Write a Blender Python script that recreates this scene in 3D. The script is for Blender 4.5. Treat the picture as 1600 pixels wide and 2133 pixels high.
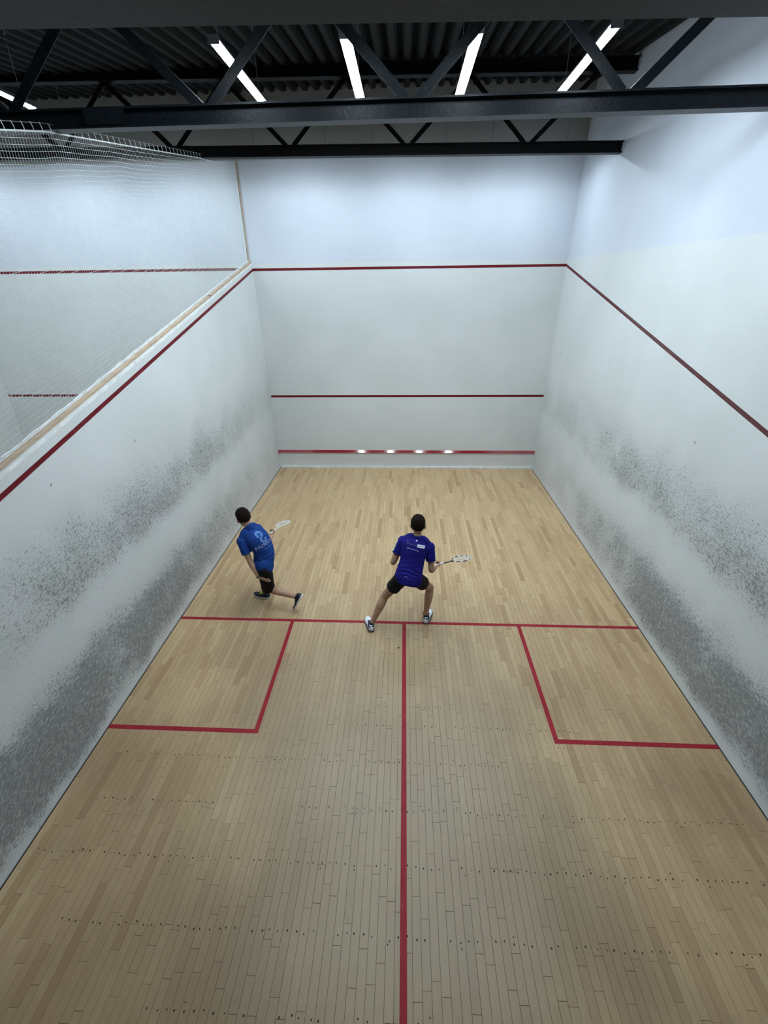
import bpy, bmesh, math, random
from mathutils import Vector, Matrix, noise as mnoise
from mathutils.bvhtree import BVHTree

# ------------------------------------------------------------------ scene, camera, light
for o in list(bpy.data.objects):
    bpy.data.objects.remove(o, do_unlink=True)
S = bpy.context.scene
COL = S.collection
rng = random.Random(11)

CAM = Vector((-0.022039, -0.335249, 4.345987))
PITCH, YAW, ROLL = 0.430176, -0.049707, -0.013789
FPX, CX, CY = 894.482, 800.535, 995.972
_f = Vector((math.sin(YAW)*math.cos(PITCH), math.cos(YAW)*math.cos(PITCH), -math.sin(PITCH)))
_r = Vector((math.cos(YAW), -math.sin(YAW), 0))
_u = _r.cross(_f)
CR = _r*math.cos(ROLL) + _u*math.sin(ROLL)
CU = -_r*math.sin(ROLL) + _u*math.cos(ROLL)
CF = _f
cd = bpy.data.cameras.new('camera')
cam = bpy.data.objects.new('camera', cd)
COL.objects.link(cam)
M3 = Matrix((CR, CU, -CF)).transposed()
cam.matrix_world = Matrix.Translation(CAM) @ M3.to_4x4()
cd.sensor_fit = 'HORIZONTAL'
cd.sensor_width = 36.0
cd.lens = FPX/1600*36.0
cd.shift_x = (800-CX)/1600
cd.shift_y = (CY-1066.5)/1600
cd.clip_start = 0.05
cd.clip_end = 100
S.camera = cam

W = bpy.data.worlds.new('hall_ambient')
S.world = W
W.use_nodes = True
W.node_tree.nodes['Background'].inputs[0].default_value = (0.8, 0.9, 1.0, 1)
W.node_tree.nodes['Background'].inputs[1].default_value = 0.05

S.view_settings.view_transform = 'Standard'
S.view_settings.look = 'None'
S.view_settings.gamma = 1.0
S.view_settings.use_curve_mapping = False
S.view_settings.exposure = 0.0
LAMP_POWER = 108.0          # emission strength of the tube diffusers
LAMP_COLOUR = (0.775, 0.91, 1.0)


def pix(x, y, z):
    d = Vector((x, y, z)) - CAM
    w = d.dot(CF)
    return CX + FPX*d.dot(CR)/w, CY - FPX*d.dot(CU)/w, w


# ------------------------------------------------------------------ helpers
def link(o, parent=None):
    COL.objects.link(o)
    if parent is not None:
        o.parent = parent
    return o


def tag(o, label=None, cat=None, group=None, kind=None):
    if label: o['label'] = label
    if cat: o['category'] = cat
    if group: o['group'] = group
    if kind: o['kind'] = kind
    return o


def empty(name, loc=(0, 0, 0), label=None, cat=None, group=None):
    o = bpy.data.objects.new(name, None)
    o.location = loc
    o.empty_display_size = 0.1
    link(o)
    tag(o, label, cat, group)
    return o


def part(name, bm, mat, parent=None, smooth=False, world=True):
    """links a bmesh built in world space as one mesh object; vertices are moved into the parent's frame"""
    me = bpy.data.meshes.new(name)
    if parent is not None and world:
        loc = Vector((0, 0, 0))
        p = parent
        while p is not None:
            loc += Vector(p.location)
            p = p.parent
        bmesh.ops.translate(bm, verts=bm.verts, vec=-loc)
    bmesh.ops.recalc_face_normals(bm, faces=bm.faces)
    bm.to_mesh(me)
    bm.free()
    if mat is not None:
        me.materials.append(mat)
    if smooth:
        for p in me.polygons:
            p.use_smooth = True
    o = bpy.data.objects.new(name, me)
    return link(o, parent)


def box(bm, x0, x1, y0, y1, z0, z1):
    v = [bm.verts.new(c) for c in ((x0, y0, z0), (x1, y0, z0), (x1, y1, z0), (x0, y1, z0),
                                   (x0, y0, z1), (x1, y0, z1), (x1, y1, z1), (x0, y1, z1))]
    for f in ((0, 3, 2, 1), (4, 5, 6, 7), (0, 1, 5, 4), (1, 2, 6, 5), (2, 3, 7, 6), (3, 0, 4, 7)):
        bm.faces.new([v[i] for i in f])
    return v


def hexa(bm, c):
    v = [bm.verts.new(p) for p in c]
    for f in ((0, 3, 2, 1), (4, 5, 6, 7), (0, 1, 5, 4), (1, 2, 6, 5), (2, 3, 7, 6), (3, 0, 4, 7)):
        bm.faces.new([v[i] for i in f])
    return v


def bar(bm, a, b, w, h, up=(0, 0, 1)):
    """rectangular bar from a to b; w across, h along up"""
    a, b = Vector(a), Vector(b)
    d = (b-a).normalized()
    s = d.cross(Vector(up)).normalized()
    t = s.cross(d).normalized()
    c = []
    for p in (a, b):
        for i, j in ((-1, -1), (1, -1), (1, 1), (-1, 1)):
            c.append(p + s*(i*w/2) + t*(j*h/2))
    v = [bm.verts.new(p) for p in c]
    for f in ((0, 1, 2, 3), (7, 6, 5, 4), (0, 4, 5, 1), (1, 5, 6, 2), (2, 6, 7, 3), (3, 7, 4, 0)):
        bm.faces.new([v[i] for i in f])


def sweep(bm, pts, radii, n=8, side=None, ratio=1.0, cap=True, closed=False):
    """tube through pts; radii per point (a number or (across, deep)); side fixes the 'across' axis"""
    pts = [Vector(p) for p in pts]
    N = len(pts)
    rings = []
    prev = None
    for i, p in enumerate(pts):
        if closed:
            t = (pts[(i+1) % N]-pts[i-1]).normalized()
        else:
            t = (pts[min(i+1, N-1)]-pts[max(i-1, 0)]).normalized()
        if side is not None:
            s = Vector(side)
        elif prev is not None:
            s = prev
        else:
            s = t.orthogonal()
        s = (s - t*s.dot(t)).normalized()
        prev = s
        u = t.cross(s)
        r = radii[i] if hasattr(radii, '__len__') else radii
        ra, rb = (r if hasattr(r, '__len__') else (r, r*ratio))
        rings.append([bm.verts.new(p + s*(math.cos(2*math.pi*k/n)*ra) + u*(math.sin(2*math.pi*k/n)*rb)) for k in range(n)])
    m = N if closed else N-1
    for i in range(m):
        A, B = rings[i], rings[(i+1) % N]
        for k in range(n):
            bm.faces.new((A[k], A[(k+1) % n], B[(k+1) % n], B[k]))
    if cap and not closed:
        bm.faces.new(rings[0][::-1])
        bm.faces.new(rings[-1])
    return rings


def spline(pts, vals=None, k=5):
    """Catmull-Rom resampling of points and attached values"""
    P = [Vector(p) for p in pts]
    V = vals
    out, ov = [], []
    n = len(P)
    for i in range(n-1):
        p0, p1, p2, p3 = P[max(i-1, 0)], P[i], P[i+1], P[min(i+2, n-1)]
        for j in range(k):
            t = j/k
            out.append(0.5*((2*p1)+(p2-p0)*t+(2*p0-5*p1+4*p2-p3)*t*t+(3*p1-p0-3*p2+p3)*t**3))
            if V:
                q0, q1, q2, q3 = V[max(i-1, 0)], V[i], V[i+1], V[min(i+2, n-1)]
                if hasattr(q1, '__len__'):
                    ov.append(tuple(0.5*((2*b)+(c-a)*t+(2*a-5*b+4*c-d)*t*t+(3*b-a-3*c+d)*t**3) for a, b, c, d in zip(q0, q1, q2, q3)))
                else:
                    ov.append(0.5*((2*q1)+(q2-q0)*t+(2*q0-5*q1+4*q2-q3)*t*t+(3*q1-q0-3*q2+q3)*t**3))
    out.append(P[-1])
    if V:
        ov.append(V[-1])
        return out, ov
    return out


def ball(bm, c, ax, ay, az, ex=(1, 0, 0), ey=(0, 1, 0), ez=(0, 0, 1), u=16, v=10):
    c, ex, ey, ez = Vector(c), Vector(ex), Vector(ey), Vector(ez)
    ret = bmesh.ops.create_uvsphere(bm, u_segments=u, v_segments=v, radius=1)
    for w in ret['verts']:
        p = w.co.copy()
        w.co = c + ex*(p.x*ax) + ey*(p.y*ay) + ez*(p.z*az)
    return ret['verts']


def fuse(bm, voxel, smooth=3, fac=0.5):
    """voxel-remeshes overlapping closed pieces into ONE continuous surface; returns a bmesh"""
    me = bpy.data.meshes.new('tmp')
    bmesh.ops.recalc_face_normals(bm, faces=bm.faces)
    bm.to_mesh(me)
    bm.free()
    o = bpy.data.objects.new('tmp', me)
    COL.objects.link(o)
    m = o.modifiers.new('r', 'REMESH')
    m.mode = 'VOXEL'
    m.voxel_size = voxel
    if smooth:
        s = o.modifiers.new('s', 'SMOOTH')
        s.iterations = smooth
        s.factor = fac
    dg = bpy.context.evaluated_depsgraph_get()
    me2 = bpy.data.meshes.new_from_object(o.evaluated_get(dg))
    bpy.data.objects.remove(o, do_unlink=True)
    bpy.data.meshes.remove(me)
    b = bmesh.new()
    b.from_mesh(me2)
    bpy.data.meshes.remove(me2)
    return b


# ------------------------------------------------------------------ materials
class Nodes:
    def __init__(self, name):
        self.m = bpy.data.materials.new(name)
        self.m.use_nodes = True
        self.t = self.m.node_tree
        self.b = self.t.nodes['Principled BSDF']
        self._geo = None

    def new(self, kind):
        return self.t.nodes.new(kind)

    def put(self, sock, v):
        if isinstance(v, bpy.types.NodeSocket):
            self.t.links.new(v, sock)
        elif isinstance(v, (tuple, list)) and len(v) == 3 and sock.type == 'RGBA':
            sock.default_value = (*v, 1)
        else:
            sock.default_value = v

    def math(self, op, a, b=0.0, c=None, clamp=False):
        n = self.new('ShaderNodeMath')
        n.operation = op
        n.use_clamp = clamp
        self.put(n.inputs[0], a)
        self.put(n.inputs[1], b)
        if c is not None:
            self.put(n.inputs[2], c)
        return n.outputs[0]

    def pos(self):
        if not self._geo:
            g = self.new('ShaderNodeNewGeometry')
            s = self.new('ShaderNodeSeparateXYZ')
            self.t.links.new(g.outputs['Position'], s.inputs[0])
            self._geo = (g, s)
        return self._geo[0].outputs['Position'], self._geo[1].outputs

    def vec(self, x, y, z):
        n = self.new('ShaderNodeCombineXYZ')
        for i, v in enumerate((x, y, z)):
            self.put(n.inputs[i], v)
        return n.outputs[0]

    def vscale(self, v, s):
        n = self.new('ShaderNodeVectorMath')
        n.operation = 'MULTIPLY'
        self.put(n.inputs[0], v)
        n.inputs[1].default_value = s
        return n.outputs[0]

    def noise(self, v, scale, detail=2.0, rough=0.5, dist=0.0):
        n = self.new('ShaderNodeTexNoise')
        if v is not None:
            self.put(n.inputs['Vector'], v)
        n.inputs['Scale'].default_value = scale
        n.inputs['Detail'].default_value = detail
        n.inputs['Roughness'].default_value = rough
        n.inputs['Distortion'].default_value = dist
        return n.outputs[0]

    def ramp(self, v, a, b, c=0.0, d=1.0, smooth=True):
        n = self.new('ShaderNodeMapRange')
        n.interpolation_type = 'SMOOTHSTEP' if smooth else 'LINEAR'
        self.put(n.inputs[0], v)
        for i, x in enumerate((a, b, c, d)):
            self.put(n.inputs[i+1], x)
        return n.outputs[0]

    def bump_band(self, v, a, b, c, d):
        """0 below a, 1 between b and c, 0 above d"""
        return self.math('MULTIPLY', self.ramp(v, a, b), self.ramp(v, c, d, 1.0, 0.0))

    def mix(self, f, a, b, mode='MIX'):
        n = self.new('ShaderNodeMix')
        n.data_type = 'RGBA'
        n.blend_type = mode
        self.put(n.inputs['Factor'], f)
        self.put(n.inputs['A'] if False else n.inputs[6], a)
        self.put(n.inputs[7], b)
        return n.outputs[2]

    def out(self, colour=None, rough=0.5, spec=0.3, metal=0.0, bump=None, strength=0.3, dist=0.002):
        if colour is not None:
            self.put(self.b.inputs['Base Color'], colour)
        self.put(self.b.inputs['Roughness'], rough)
        self.put(self.b.inputs['Specular IOR Level'], spec)
        self.put(self.b.inputs['Metallic'], metal)
        if bump is not None:
            n = self.new('ShaderNodeBump')
            n.inputs['Strength'].default_value = strength
            n.inputs['Distance'].default_value = dist
            self.put(n.inputs['Height'], bump)
            self.t.links.new(n.outputs[0], self.b.inputs['Normal'])
        return self.m


def plain(name, col, rough=0.5, spec=0.3, metal=0.0, var=0.12, scale=9.0, bump=0.0):
    """procedural colour with slight mottling"""
    k = Nodes(name)
    p, _ = k.pos()
    n = k.noise(p, scale, 4, 0.6)
    dark = tuple(c*(1-var) for c in col)
    lite = tuple(min(1, c*(1+var)) for c in col)
    return k.out(k.mix(k.ramp(n, 0.3, 0.7), dark, lite), rough, spec, metal,
                 k.noise(p, scale*14, 3) if bump else None, bump)


def wall_material(name, side):
    """white plaster: two paints that meet at a height, ball marks in bands on the side walls"""
    k = Nodes(name)
    p, s = k.pos()
    x, y, z = s[0], s[1], s[2]
    big = k.noise(p, 0.9, 3, 0.55)
    low = k.mix(k.ramp(big, 0.3, 0.7), (0.62, 0.645, 0.64), (0.67, 0.69, 0.695))
    high = k.mix(k.ramp(big, 0.3, 0.7), (0.57, 0.61, 0.68), (0.62, 0.66, 0.73))
    col = k.mix(k.ramp(z, 4.70, 4.72), low, high)
    bumpn = k.noise(p, 160, 3)
    if side in ('left', 'right'):
        # wobbling band heights
        wob = k.noise(k.vec(0.0, y, 0.0), 0.7, 2)
        zz = k.math('ADD', z, k.math('MULTIPLY', k.math('SUBTRACT', wob, 0.5), 0.22))
        zz = k.math('ADD', zz, k.math('MULTIPLY', k.math('SUBTRACT', k.noise(p, 2.6, 3), 0.5), 0.30))
        b1 = k.bump_band(zz, -0.12, 0.34, 0.66, 1.28)
        b2 = k.bump_band(zz, 1.34, 1.68, 1.80, 2.70)
        b3 = k.bump_band(zz, 0.04, 0.16, 2.0, 3.3)
        n1 = k.ramp(y, 1.2, 8.6, 1.0, 0.16, False)
        n2 = k.math('MULTIPLY', k.ramp(y, 1.2, 3.0, 0.55, 1.0), k.ramp(y, 4.5, 9.4, 1.0, 0.45))
        dens = k.math('MULTIPLY', b1, n1)
        dens = k.math('ADD', dens, k.math('MULTIPLY', k.math('MULTIPLY', b2, n2), 0.52))
        dens = k.math('ADD', dens, k.math('MULTIPLY', b3, 0.27))
        dens = k.math('MULTIPLY', dens, k.ramp(k.noise(p, 1.7, 3), 0.25, 0.65, 0.7, 1.1))
        # flying streaks: sheared coordinates make short slanted dashes
        sh = k.math('ADD', z, k.math('MULTIPLY', y, -0.32))
        st = k.vec(0.0, k.math('MULTIPLY', y, 0.42), sh)
        f1 = k.noise(st, 52, 3, 0.65)
        f2 = k.noise(st, 28, 3, 0.65, 0.4)
        f3 = k.noise(k.vec(3.0, y, z), 70, 2, 0.6)
        thr = k.ramp(dens, 0.0, 1.0, 0.72, 0.43, False)
        m1 = k.ramp(f1, thr, k.math('ADD', thr, 0.10))
        thr2 = k.ramp(dens, 0.0, 1.0, 0.80, 0.48, False)
        m2 = k.ramp(f2, thr2, k.math('ADD', thr2, 0.12))
        thr3 = k.ramp(dens, 0.0, 1.0, 0.70, 0.40, False)
        m3 = k.ramp(f3, thr3, k.math('ADD', thr3, 0.12))
        marks = k.math('MAXIMUM', k.math('MAXIMUM', m1, m2), k.math('MULTIPLY', m3, 0.75))
        smear = k.math('MULTIPLY', dens, 0.30, None, True)
        col = k.mix(smear, col, (0.22, 0.23, 0.225))
        col = k.mix(k.math('MULTIPLY', marks, 0.62), col, (0.060, 0.064, 0.064))
        # a few lone dashes higher up
        lone = k.math('MULTIPLY', k.ramp(k.noise(k.vec(7.0, k.math('MULTIPLY', y, 0.45), sh), 15, 1), 0.765, 0.79), k.bump_band(z, 0.3, 1.2, 2.6, 3.6))
        col = k.mix(k.math('MULTIPLY', lone, 0.7), col, (0.11, 0.12, 0.12))
    else:
        sp = k.noise(p, 34, 3, 0.7)
        zb = k.math('MULTIPLY', k.bump_band(z, 0.4, 0.8, 2.4, 4.6), k.ramp(k.noise(p, 1.1, 3), 0.35, 0.7, 0.35, 1.0))
        col = k.mix(k.math('MULTIPLY', k.math('MULTIPLY', k.ramp(sp, 0.60, 0.74), zb), 0.30), col, (0.34, 0.35, 0.35))
        col = k.mix(k.math('MULTIPLY', zb, 0.06), col, (0.50, 0.52, 0.52))
        # grime creeping out of the two front corners
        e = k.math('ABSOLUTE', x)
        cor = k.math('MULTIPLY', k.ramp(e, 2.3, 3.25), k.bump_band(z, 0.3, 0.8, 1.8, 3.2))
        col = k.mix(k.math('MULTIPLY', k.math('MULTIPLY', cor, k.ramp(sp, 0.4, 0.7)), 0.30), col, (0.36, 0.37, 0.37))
        # unlit dimness above the lamps put into the colour as duller grey
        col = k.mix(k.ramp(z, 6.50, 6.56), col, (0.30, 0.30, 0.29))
    return k.out(col, 0.62, 0.22, 0.0, bumpn, 0.12, 0.002)


def plank_material(name, island):
    k = Nodes(name)
    p, s = k.pos()
    if island:
        r = k._geo[0].outputs['Random Per Island']
    else:
        r = k.new('ShaderNodeObjectInfo').outputs['Random']
    cr = k.new('ShaderNodeValToRGB')
    k.t.links.new(r, cr.inputs[0])
    e = cr.color_ramp.elements
    e[0].position, e[0].color = 0.0, (0.434, 0.273, 0.132, 1)
    e[1].position, e[1].color = 1.0, (0.687, 0.496, 0.280, 1)
    for pp, c in ((0.07, (0.520, 0.344, 0.176, 1)), (0.35, (0.592, 0.404, 0.216, 1)), (0.8, (0.638, 0.445, 0.242, 1))):
        q = cr.color_ramp.elements.new(pp)
        q.color = c
    col = cr.outputs[0]
    off = k.math('MULTIPLY', r, 37.0)
    g = k.noise(k.vec(k.math('ADD', s[0], off), k.math('MULTIPLY', s[1], 0.10), s[2]), 95, 4, 0.6)
    col = k.mix(k.ramp(g, 0.25, 0.8, 0.0, 0.42), col, (0.30, 0.21, 0.12))
    fl = k.noise(k.vec(k.math('ADD', s[0], off), k.math('MULTIPLY', s[1], 0.22), s[2]), 48, 2, 0.5)
    col = k.mix(k.ramp(fl, 0.66, 0.74, 0.0, 0.28), col, (0.62, 0.52, 0.38))
    # wear: greyed, dusty lacquer mid-court, plus weaker rear light put into the colour
    wx = k.math('ADD', s[0], k.math('MULTIPLY', k.math('SUBTRACT', k.noise(p, 0.9, 3), 0.5), 2.2))
    wear = k.math('MULTIPLY', k.bump_band(wx, -2.6, -0.7, 0.9, 2.2), k.ramp(s[1], 5.6, 2.2))
    col = k.mix(k.math('MULTIPLY', wear, 0.72), col, (0.280, 0.218, 0.128))
    # dimmer light at the rear put into the colour, with browner, older lacquer
    aged_dim = k.math('MULTIPLY', k.ramp(s[1], 6.4, 2.0), k.ramp(k.noise(p, 0.7, 3), 0.35, 0.65, 0.35, 1.0))
    col = k.mix(k.math('MULTIPLY', aged_dim, 0.62), col, (0.235, 0.150, 0.080))
    st = k.noise(p, 2.3, 4, 0.6)
    col = k.mix(k.ramp(st, 0.52, 0.75, 0.0, 0.22), col, (0.27, 0.20, 0.12))
    return k.out(col, 0.36, 0.5, 0.0, g, 0.08, 0.001)


def red_material(name, a, b):
    k = Nodes(name)
    p, s = k.pos()
    n = k.noise(p, 6, 4, 0.6)
    col = k.mix(k.ramp(n, 0.3, 0.7), a, b)
    w = k.noise(k.vec(s[0], k.math('MULTIPLY', s[1], 0.35), s[2]), 70, 4, 0.7)
    wear = k.math('MULTIPLY', k.ramp(w, 0.58, 0.68), k.ramp(k.noise(p, 1.3, 2), 0.42, 0.62))
    col = k.mix(k.math('MULTIPLY', wear, 0.5), col, (0.42, 0.20, 0.15))
    return k.out(col, 0.5, 0.15)


def wood_trim():
    k = Nodes('batten_wood')
    p, s = k.pos()
    n = k.noise(k.vec(k.math('MULTIPLY', s[0], 4.0), k.math('MULTIPLY', s[1], 0.5), k.math('MULTIPLY', s[2], 4.0)), 9, 4, 0.6)
    col = k.mix(k.ramp(n, 0.3, 0.7), (0.40, 0.29, 0.20), (0.53, 0.41, 0.30))
    kn = k.noise(p, 5.0, 1)
    col = k.mix(k.ramp(kn, 0.74, 0.78), col, (0.10, 0.04, 0.03))
    return k.out(col, 0.6, 0.2)


def steel_paint(name, col, rough=0.32, bump=0.35):
    k = Nodes(name)
    p, _ = k.pos()
    n = k.noise(p, 26, 4, 0.65, 0.5)
    c = k.mix(k.ramp(n, 0.35, 0.7), tuple(v*0.75 for v in col), tuple(v*1.3 for v in col))
    return k.out(c, rough, 0.16 if rough < .4 else 0.15, 0.0, n, bump, 0.004)


def fabric(name, col, lite, fold=0.6):
    k = Nodes(name)
    p, s = k.pos()
    n = k.noise(k.vec(k.math('MULTIPLY', s[0], 0.6), s[1], k.math('MULTIPLY', s[2], 2.4)), 9, 3, 0.55, 0.6)
    return k.out(k.mix(k.ramp(n, 0.3, 0.72), col, lite), 0.75, 0.15, 0.0, n, fold, 0.03)


def skin_material(name, col):
    k = Nodes(name)
    p, _ = k.pos()
    n = k.noise(p, 14, 4, 0.6)
    c = k.mix(k.ramp(n, 0.3, 0.7), tuple(v*0.82 for v in col), tuple(min(1, v*1.12) for v in col))
    k.b.inputs['Subsurface Weight'].default_value = 0.06
    k.b.inputs['Subsurface Radius'].default_value = (0.02, 0.008, 0.004)
    return k.out(c, 0.55, 0.3)


def hair_material(name, col):
    k = Nodes(name)
    p, _ = k.pos()
    n = k.noise(p, 120, 3, 0.7)
    return k.out(k.mix(k.ramp(n, 0.3, 0.7), tuple(v*0.5 for v in col), tuple(v*1.5 for v in col)), 0.85, 0.08, 0.0, n, 0.9, 0.004)


def emitter(name, power):
    k = Nodes(name)
    e = k.new('ShaderNodeEmission')
    e.inputs[0].default_value = (*LAMP_COLOUR, 1)
    e.inputs[1].default_value = power
    k.t.links.new(e.outputs[0], k.t.nodes['Material Output'].inputs[0])
    return k.m


M = dict(
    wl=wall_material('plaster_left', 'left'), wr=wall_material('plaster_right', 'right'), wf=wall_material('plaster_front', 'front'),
    plank=plank_material('maple_plank', False), planks=plank_material('maple_planks', True),
    sub=plain('subfloor_dark', (0.035, 0.026, 0.018), 0.9), red=red_material('red_floor_paint', (0.27, 0.014, 0.024), (0.32, 0.020, 0.032)), wallred=red_material('red_wall_paint', (0.125, 0.008, 0.015), (0.15, 0.010, 0.018)), wood=wood_trim(),
    white=plain('white_gloss', (0.78, 0.80, 0.80), 0.5), deck=plain('deck_black', (0.003, 0.0033, 0.0036), 0.9, 0.05),
    rib=plain('deck_rib_lit', (0.016, 0.0165, 0.0175), 0.8, 0.12), chord=steel_paint('chord_paint', (0.0040, 0.0045, 0.0048), 0.5, 0.3),  # rib paler than deck: light on ribs and shade between put into colour
    chord2=steel_paint('truss_paint', (0.0075, 0.011, 0.014), 0.34, 0.5),
    housing=plain('lamp_housing', (0.10, 0.10, 0.11), 0.5), wire=plain('wire_grey', (0.16, 0.16, 0.17), 0.5),
    lamp=emitter('tube_light', LAMP_POWER), lamp_wash=emitter('tube_light_wash', LAMP_POWER*0.66), lamp_rear_fill=emitter('tube_fill_rear', LAMP_POWER*0.62), net=plain('net_cord', (0.62, 0.66, 0.66), 0.8), rope=plain('net_rope', (0.70, 0.74, 0.76), 0.8),
    nail=plain('nail_plug', (0.030, 0.022, 0.015), 0.8), concrete=plain('slab_grey', (0.35, 0.35, 0.34), 0.8),
    tinred=plain('tin_red', (0.28, 0.014, 0.024), 0.07, 0.9), dark=plain('shadow_gap', (0.03, 0.03, 0.03), 0.8),
)

# ------------------------------------------------------------------ room shell
LL, LR = 0.017173, 0.024778          # the side walls lean out slightly
FY = 9.75                            # front wall


def xl(z): return -3.2 - LL*z
def xr(z): return 3.2 + LR*z
def zdeck(y): return 7.32 + 0.1325*(y-8.05)          # underside of the roof ribs
def zwt(y): return 2.31 + 0.2485*y                     # top of the left wall
def zout(y): return 4.600 - (9.75-y)*(4.57-2.13)/9.75  # side out-lines


def structure(name, bm, mat, **kw):
    o = part(name, bm, mat, **kw)
    o['kind'] = 'structure'
    return o


# floor base (dark, shows in the joints), carries the planks
bm = bmesh.new()
box(bm, -3.22, 3.22, -0.02, 9.77, -0.12, -0.018)
floor = structure('floor', bm, M['sub'])

bm = bmesh.new()
y0, y1 = -0.02, FY
hexa(bm, [(-3.42, y0, -0.12), (xl(0), y0, -0.12), (xl(0), y1, -0.12), (-3.42, y1, -0.12),
          (-3.42, y0, zwt(y0)), (xl(zwt(y0)), y0, zwt(y0)), (xl(zwt(y1)), y1, zwt(y1)), (-3.42, y1, zwt(y1))])
wall_left = structure('wall_left', bm, M['wl'])

bm = bmesh.new()
y0, y1 = -1.6, FY+0.25
hexa(bm, [(xr(-0.12), y0, -0.12), (3.75, y0, -0.12), (3.75, y1, -0.12), (xr(-0.12), y1, -0.12),
          (xr(zdeck(y0)+.12), y0, zdeck(y0)+.12), (3.75, y0, zdeck(y0)+.12), (3.75, y1, zdeck(y1)+.12), (xr(zdeck(y1)+.12), y1, zdeck(y1)+.12)])
wall_right = structure('wall_right', bm, M['wr'])

bm = bmesh.new()
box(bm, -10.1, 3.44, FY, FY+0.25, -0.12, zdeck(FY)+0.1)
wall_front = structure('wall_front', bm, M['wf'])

bm = bmesh.new()
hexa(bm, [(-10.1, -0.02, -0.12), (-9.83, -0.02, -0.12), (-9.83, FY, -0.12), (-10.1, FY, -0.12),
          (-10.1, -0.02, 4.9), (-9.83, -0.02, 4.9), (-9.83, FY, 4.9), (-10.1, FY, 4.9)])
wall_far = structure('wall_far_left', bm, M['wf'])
bm = bmesh.new()
box(bm, -3.42, 3.2, -0.17, -0.02, -0.12, 2.25)
wall_back = structure('wall_back', bm, M['concrete'])
bm = bmesh.new()
box(bm, -9.83, -3.42, -0.02, FY, -0.12, 0.0)
adj = structure('floor', bm, plain('neighbour_floor', (0.46, 0.36, 0.23), 0.5))

# front skirting: a thin white ledge along the foot of the front wall
bm = bmesh.new()
box(bm, -3.19, 3.19, FY-0.022, FY, 0.002, 0.055)
structure('baseboard_front', bm, M['white'])

# dark expansion gaps between the boards and the side walls
for nm, a, b in (('trim_6', -3.2, -3.1905), ('trim_7', 3.1905, 3.2)):
    bm = bmesh.new()
    box(bm, a, b, 0.0, FY, -0.018, 0.0035)
    structure(nm, bm, M['dark'])

# painted lines on the walls (thin film of paint, children of their wall)
def paint(name, quad, thick, parent, label, mat=None):
    bm = bmesh.new()
    n = (Vector(quad[1])-Vector(quad[0])).cross(Vector(quad[3])-Vector(quad[0])).normalized()
    lo = [Vector(q) for q in quad]
    hexa(bm, lo + [q + n*thick for q in lo])
    o = part(name, bm, mat or M['wallred'], parent)
    o['label'] = label
    return o

h = 0.025
paint('out_line', [(xl(4.6), FY, 4.60-h), (xr(4.6), FY, 4.60-h), (xr(4.65), FY, 4.60+h), (xl(4.65), FY, 4.60+h)], 0.002, wall_front, 'red out line high on front wall')
paint('service_line', [(xl(1.86)+.01, FY, 1.8596-h), (xr(1.86)-.01, FY, 1.8596-h), (xr(1.86)-.01, FY, 1.8596+h), (xl(1.86)+.01, FY, 1.8596+h)], 0.002, wall_front, 'red service line across front wall')
paint('out_line', [(-9.82, FY, 4.615-h), (-3.42, FY, 4.615-h), (-3.42, FY, 4.615+h), (-9.82, FY, 4.615+h)], 0.002, wall_front, 'red out line of the neighbour court')
paint('service_line', [(-9.80, FY, 1.888-h), (-3.42, FY, 1.888-h), (-3.42, FY, 1.888+h), (-9.80, FY, 1.888+h)], 0.002, wall_front, 'red service line of the neighbour court')
# tin strip: a glossy red strip with a sloping upper face
bm = bmesh.new()
prof = [(FY, 0.430), (FY-0.040, 0.427), (FY-0.043, 0.431), (FY, 0.486)]
a = [bm.verts.new((xl(.45)+.004, y, z)) for y, z in prof]
b = [bm.verts.new((xr(.45)-.004, y, z)) for y, z in prof]
for i in range(4):
    bm.faces.new((a[i], a[(i+1) % 4], b[(i+1) % 4], b[i]))
bm.faces.new(a[::-1]); bm.faces.new(b)
o = part('tin_strip', bm, M['tinred'], wall_front)
o['label'] = 'glossy red strip along the tin'

paint('out_line', [(xl(zout(0)-h), 0, zout(0)-h), (xl(zout(FY)-h), FY, zout(FY)-h), (xl(zout(FY)+h), FY, zout(FY)+h), (xl(zout(0)+h), 0, zout(0)+h)], -0.002, wall_left, 'red out line slanting along left wall')
paint('out_line', [(xr(zout(0)-h), 0, zout(0)-h), (xr(zout(FY)-h), FY, zout(FY)-h), (xr(zout(FY)+h), FY, zout(FY)+h), (xr(zout(0)+h), 0, zout(0)+h)], 0.002, wall_right, 'red out line slanting along right wall')

# fresh white cap on the left wall, timber batten that clamps the net
bm = bmesh.new()
hexa(bm, [(xl(zwt(0))+.001, -0.02, zwt(0)-.035), (xl(zwt(0))+.003, -0.02, zwt(0)-.035), (xl(zwt(FY))+.003, FY-.003, zwt(FY)-.035), (xl(zwt(FY))+.001, FY-.003, zwt(FY)-.035),
          (xl(zwt(0))+.001, -0.02, zwt(0)+.004), (xl(zwt(0))+.003, -0.02, zwt(0)+.004), (xl(zwt(FY))+.003, FY-.003, zwt(FY)+.004), (xl(zwt(FY))+.001, FY-.003, zwt(FY)+.004)])
part('wall_cap', bm, M['white'], wall_left)['label'] = 'fresh white strip along the wall top'


def trim(name, x0, x1, dz0, dz1, mat, y0=-0.02, y1=FY-.02):
    bm = bmesh.new()
    hexa(bm, [(x0, y0, zwt(y0)+dz0), (x1, y0, zwt(y0)+dz0), (x1, y1, zwt(y1)+dz0), (x0, y1, zwt(y1)+dz0),
              (x0, y0, zwt(y0)+dz1), (x1, y0, zwt(y0)+dz1), (x1, y1, zwt(y1)+dz1), (x0, y1, zwt(y1)+dz1)])
    return structure(name, bm, mat)


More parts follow.
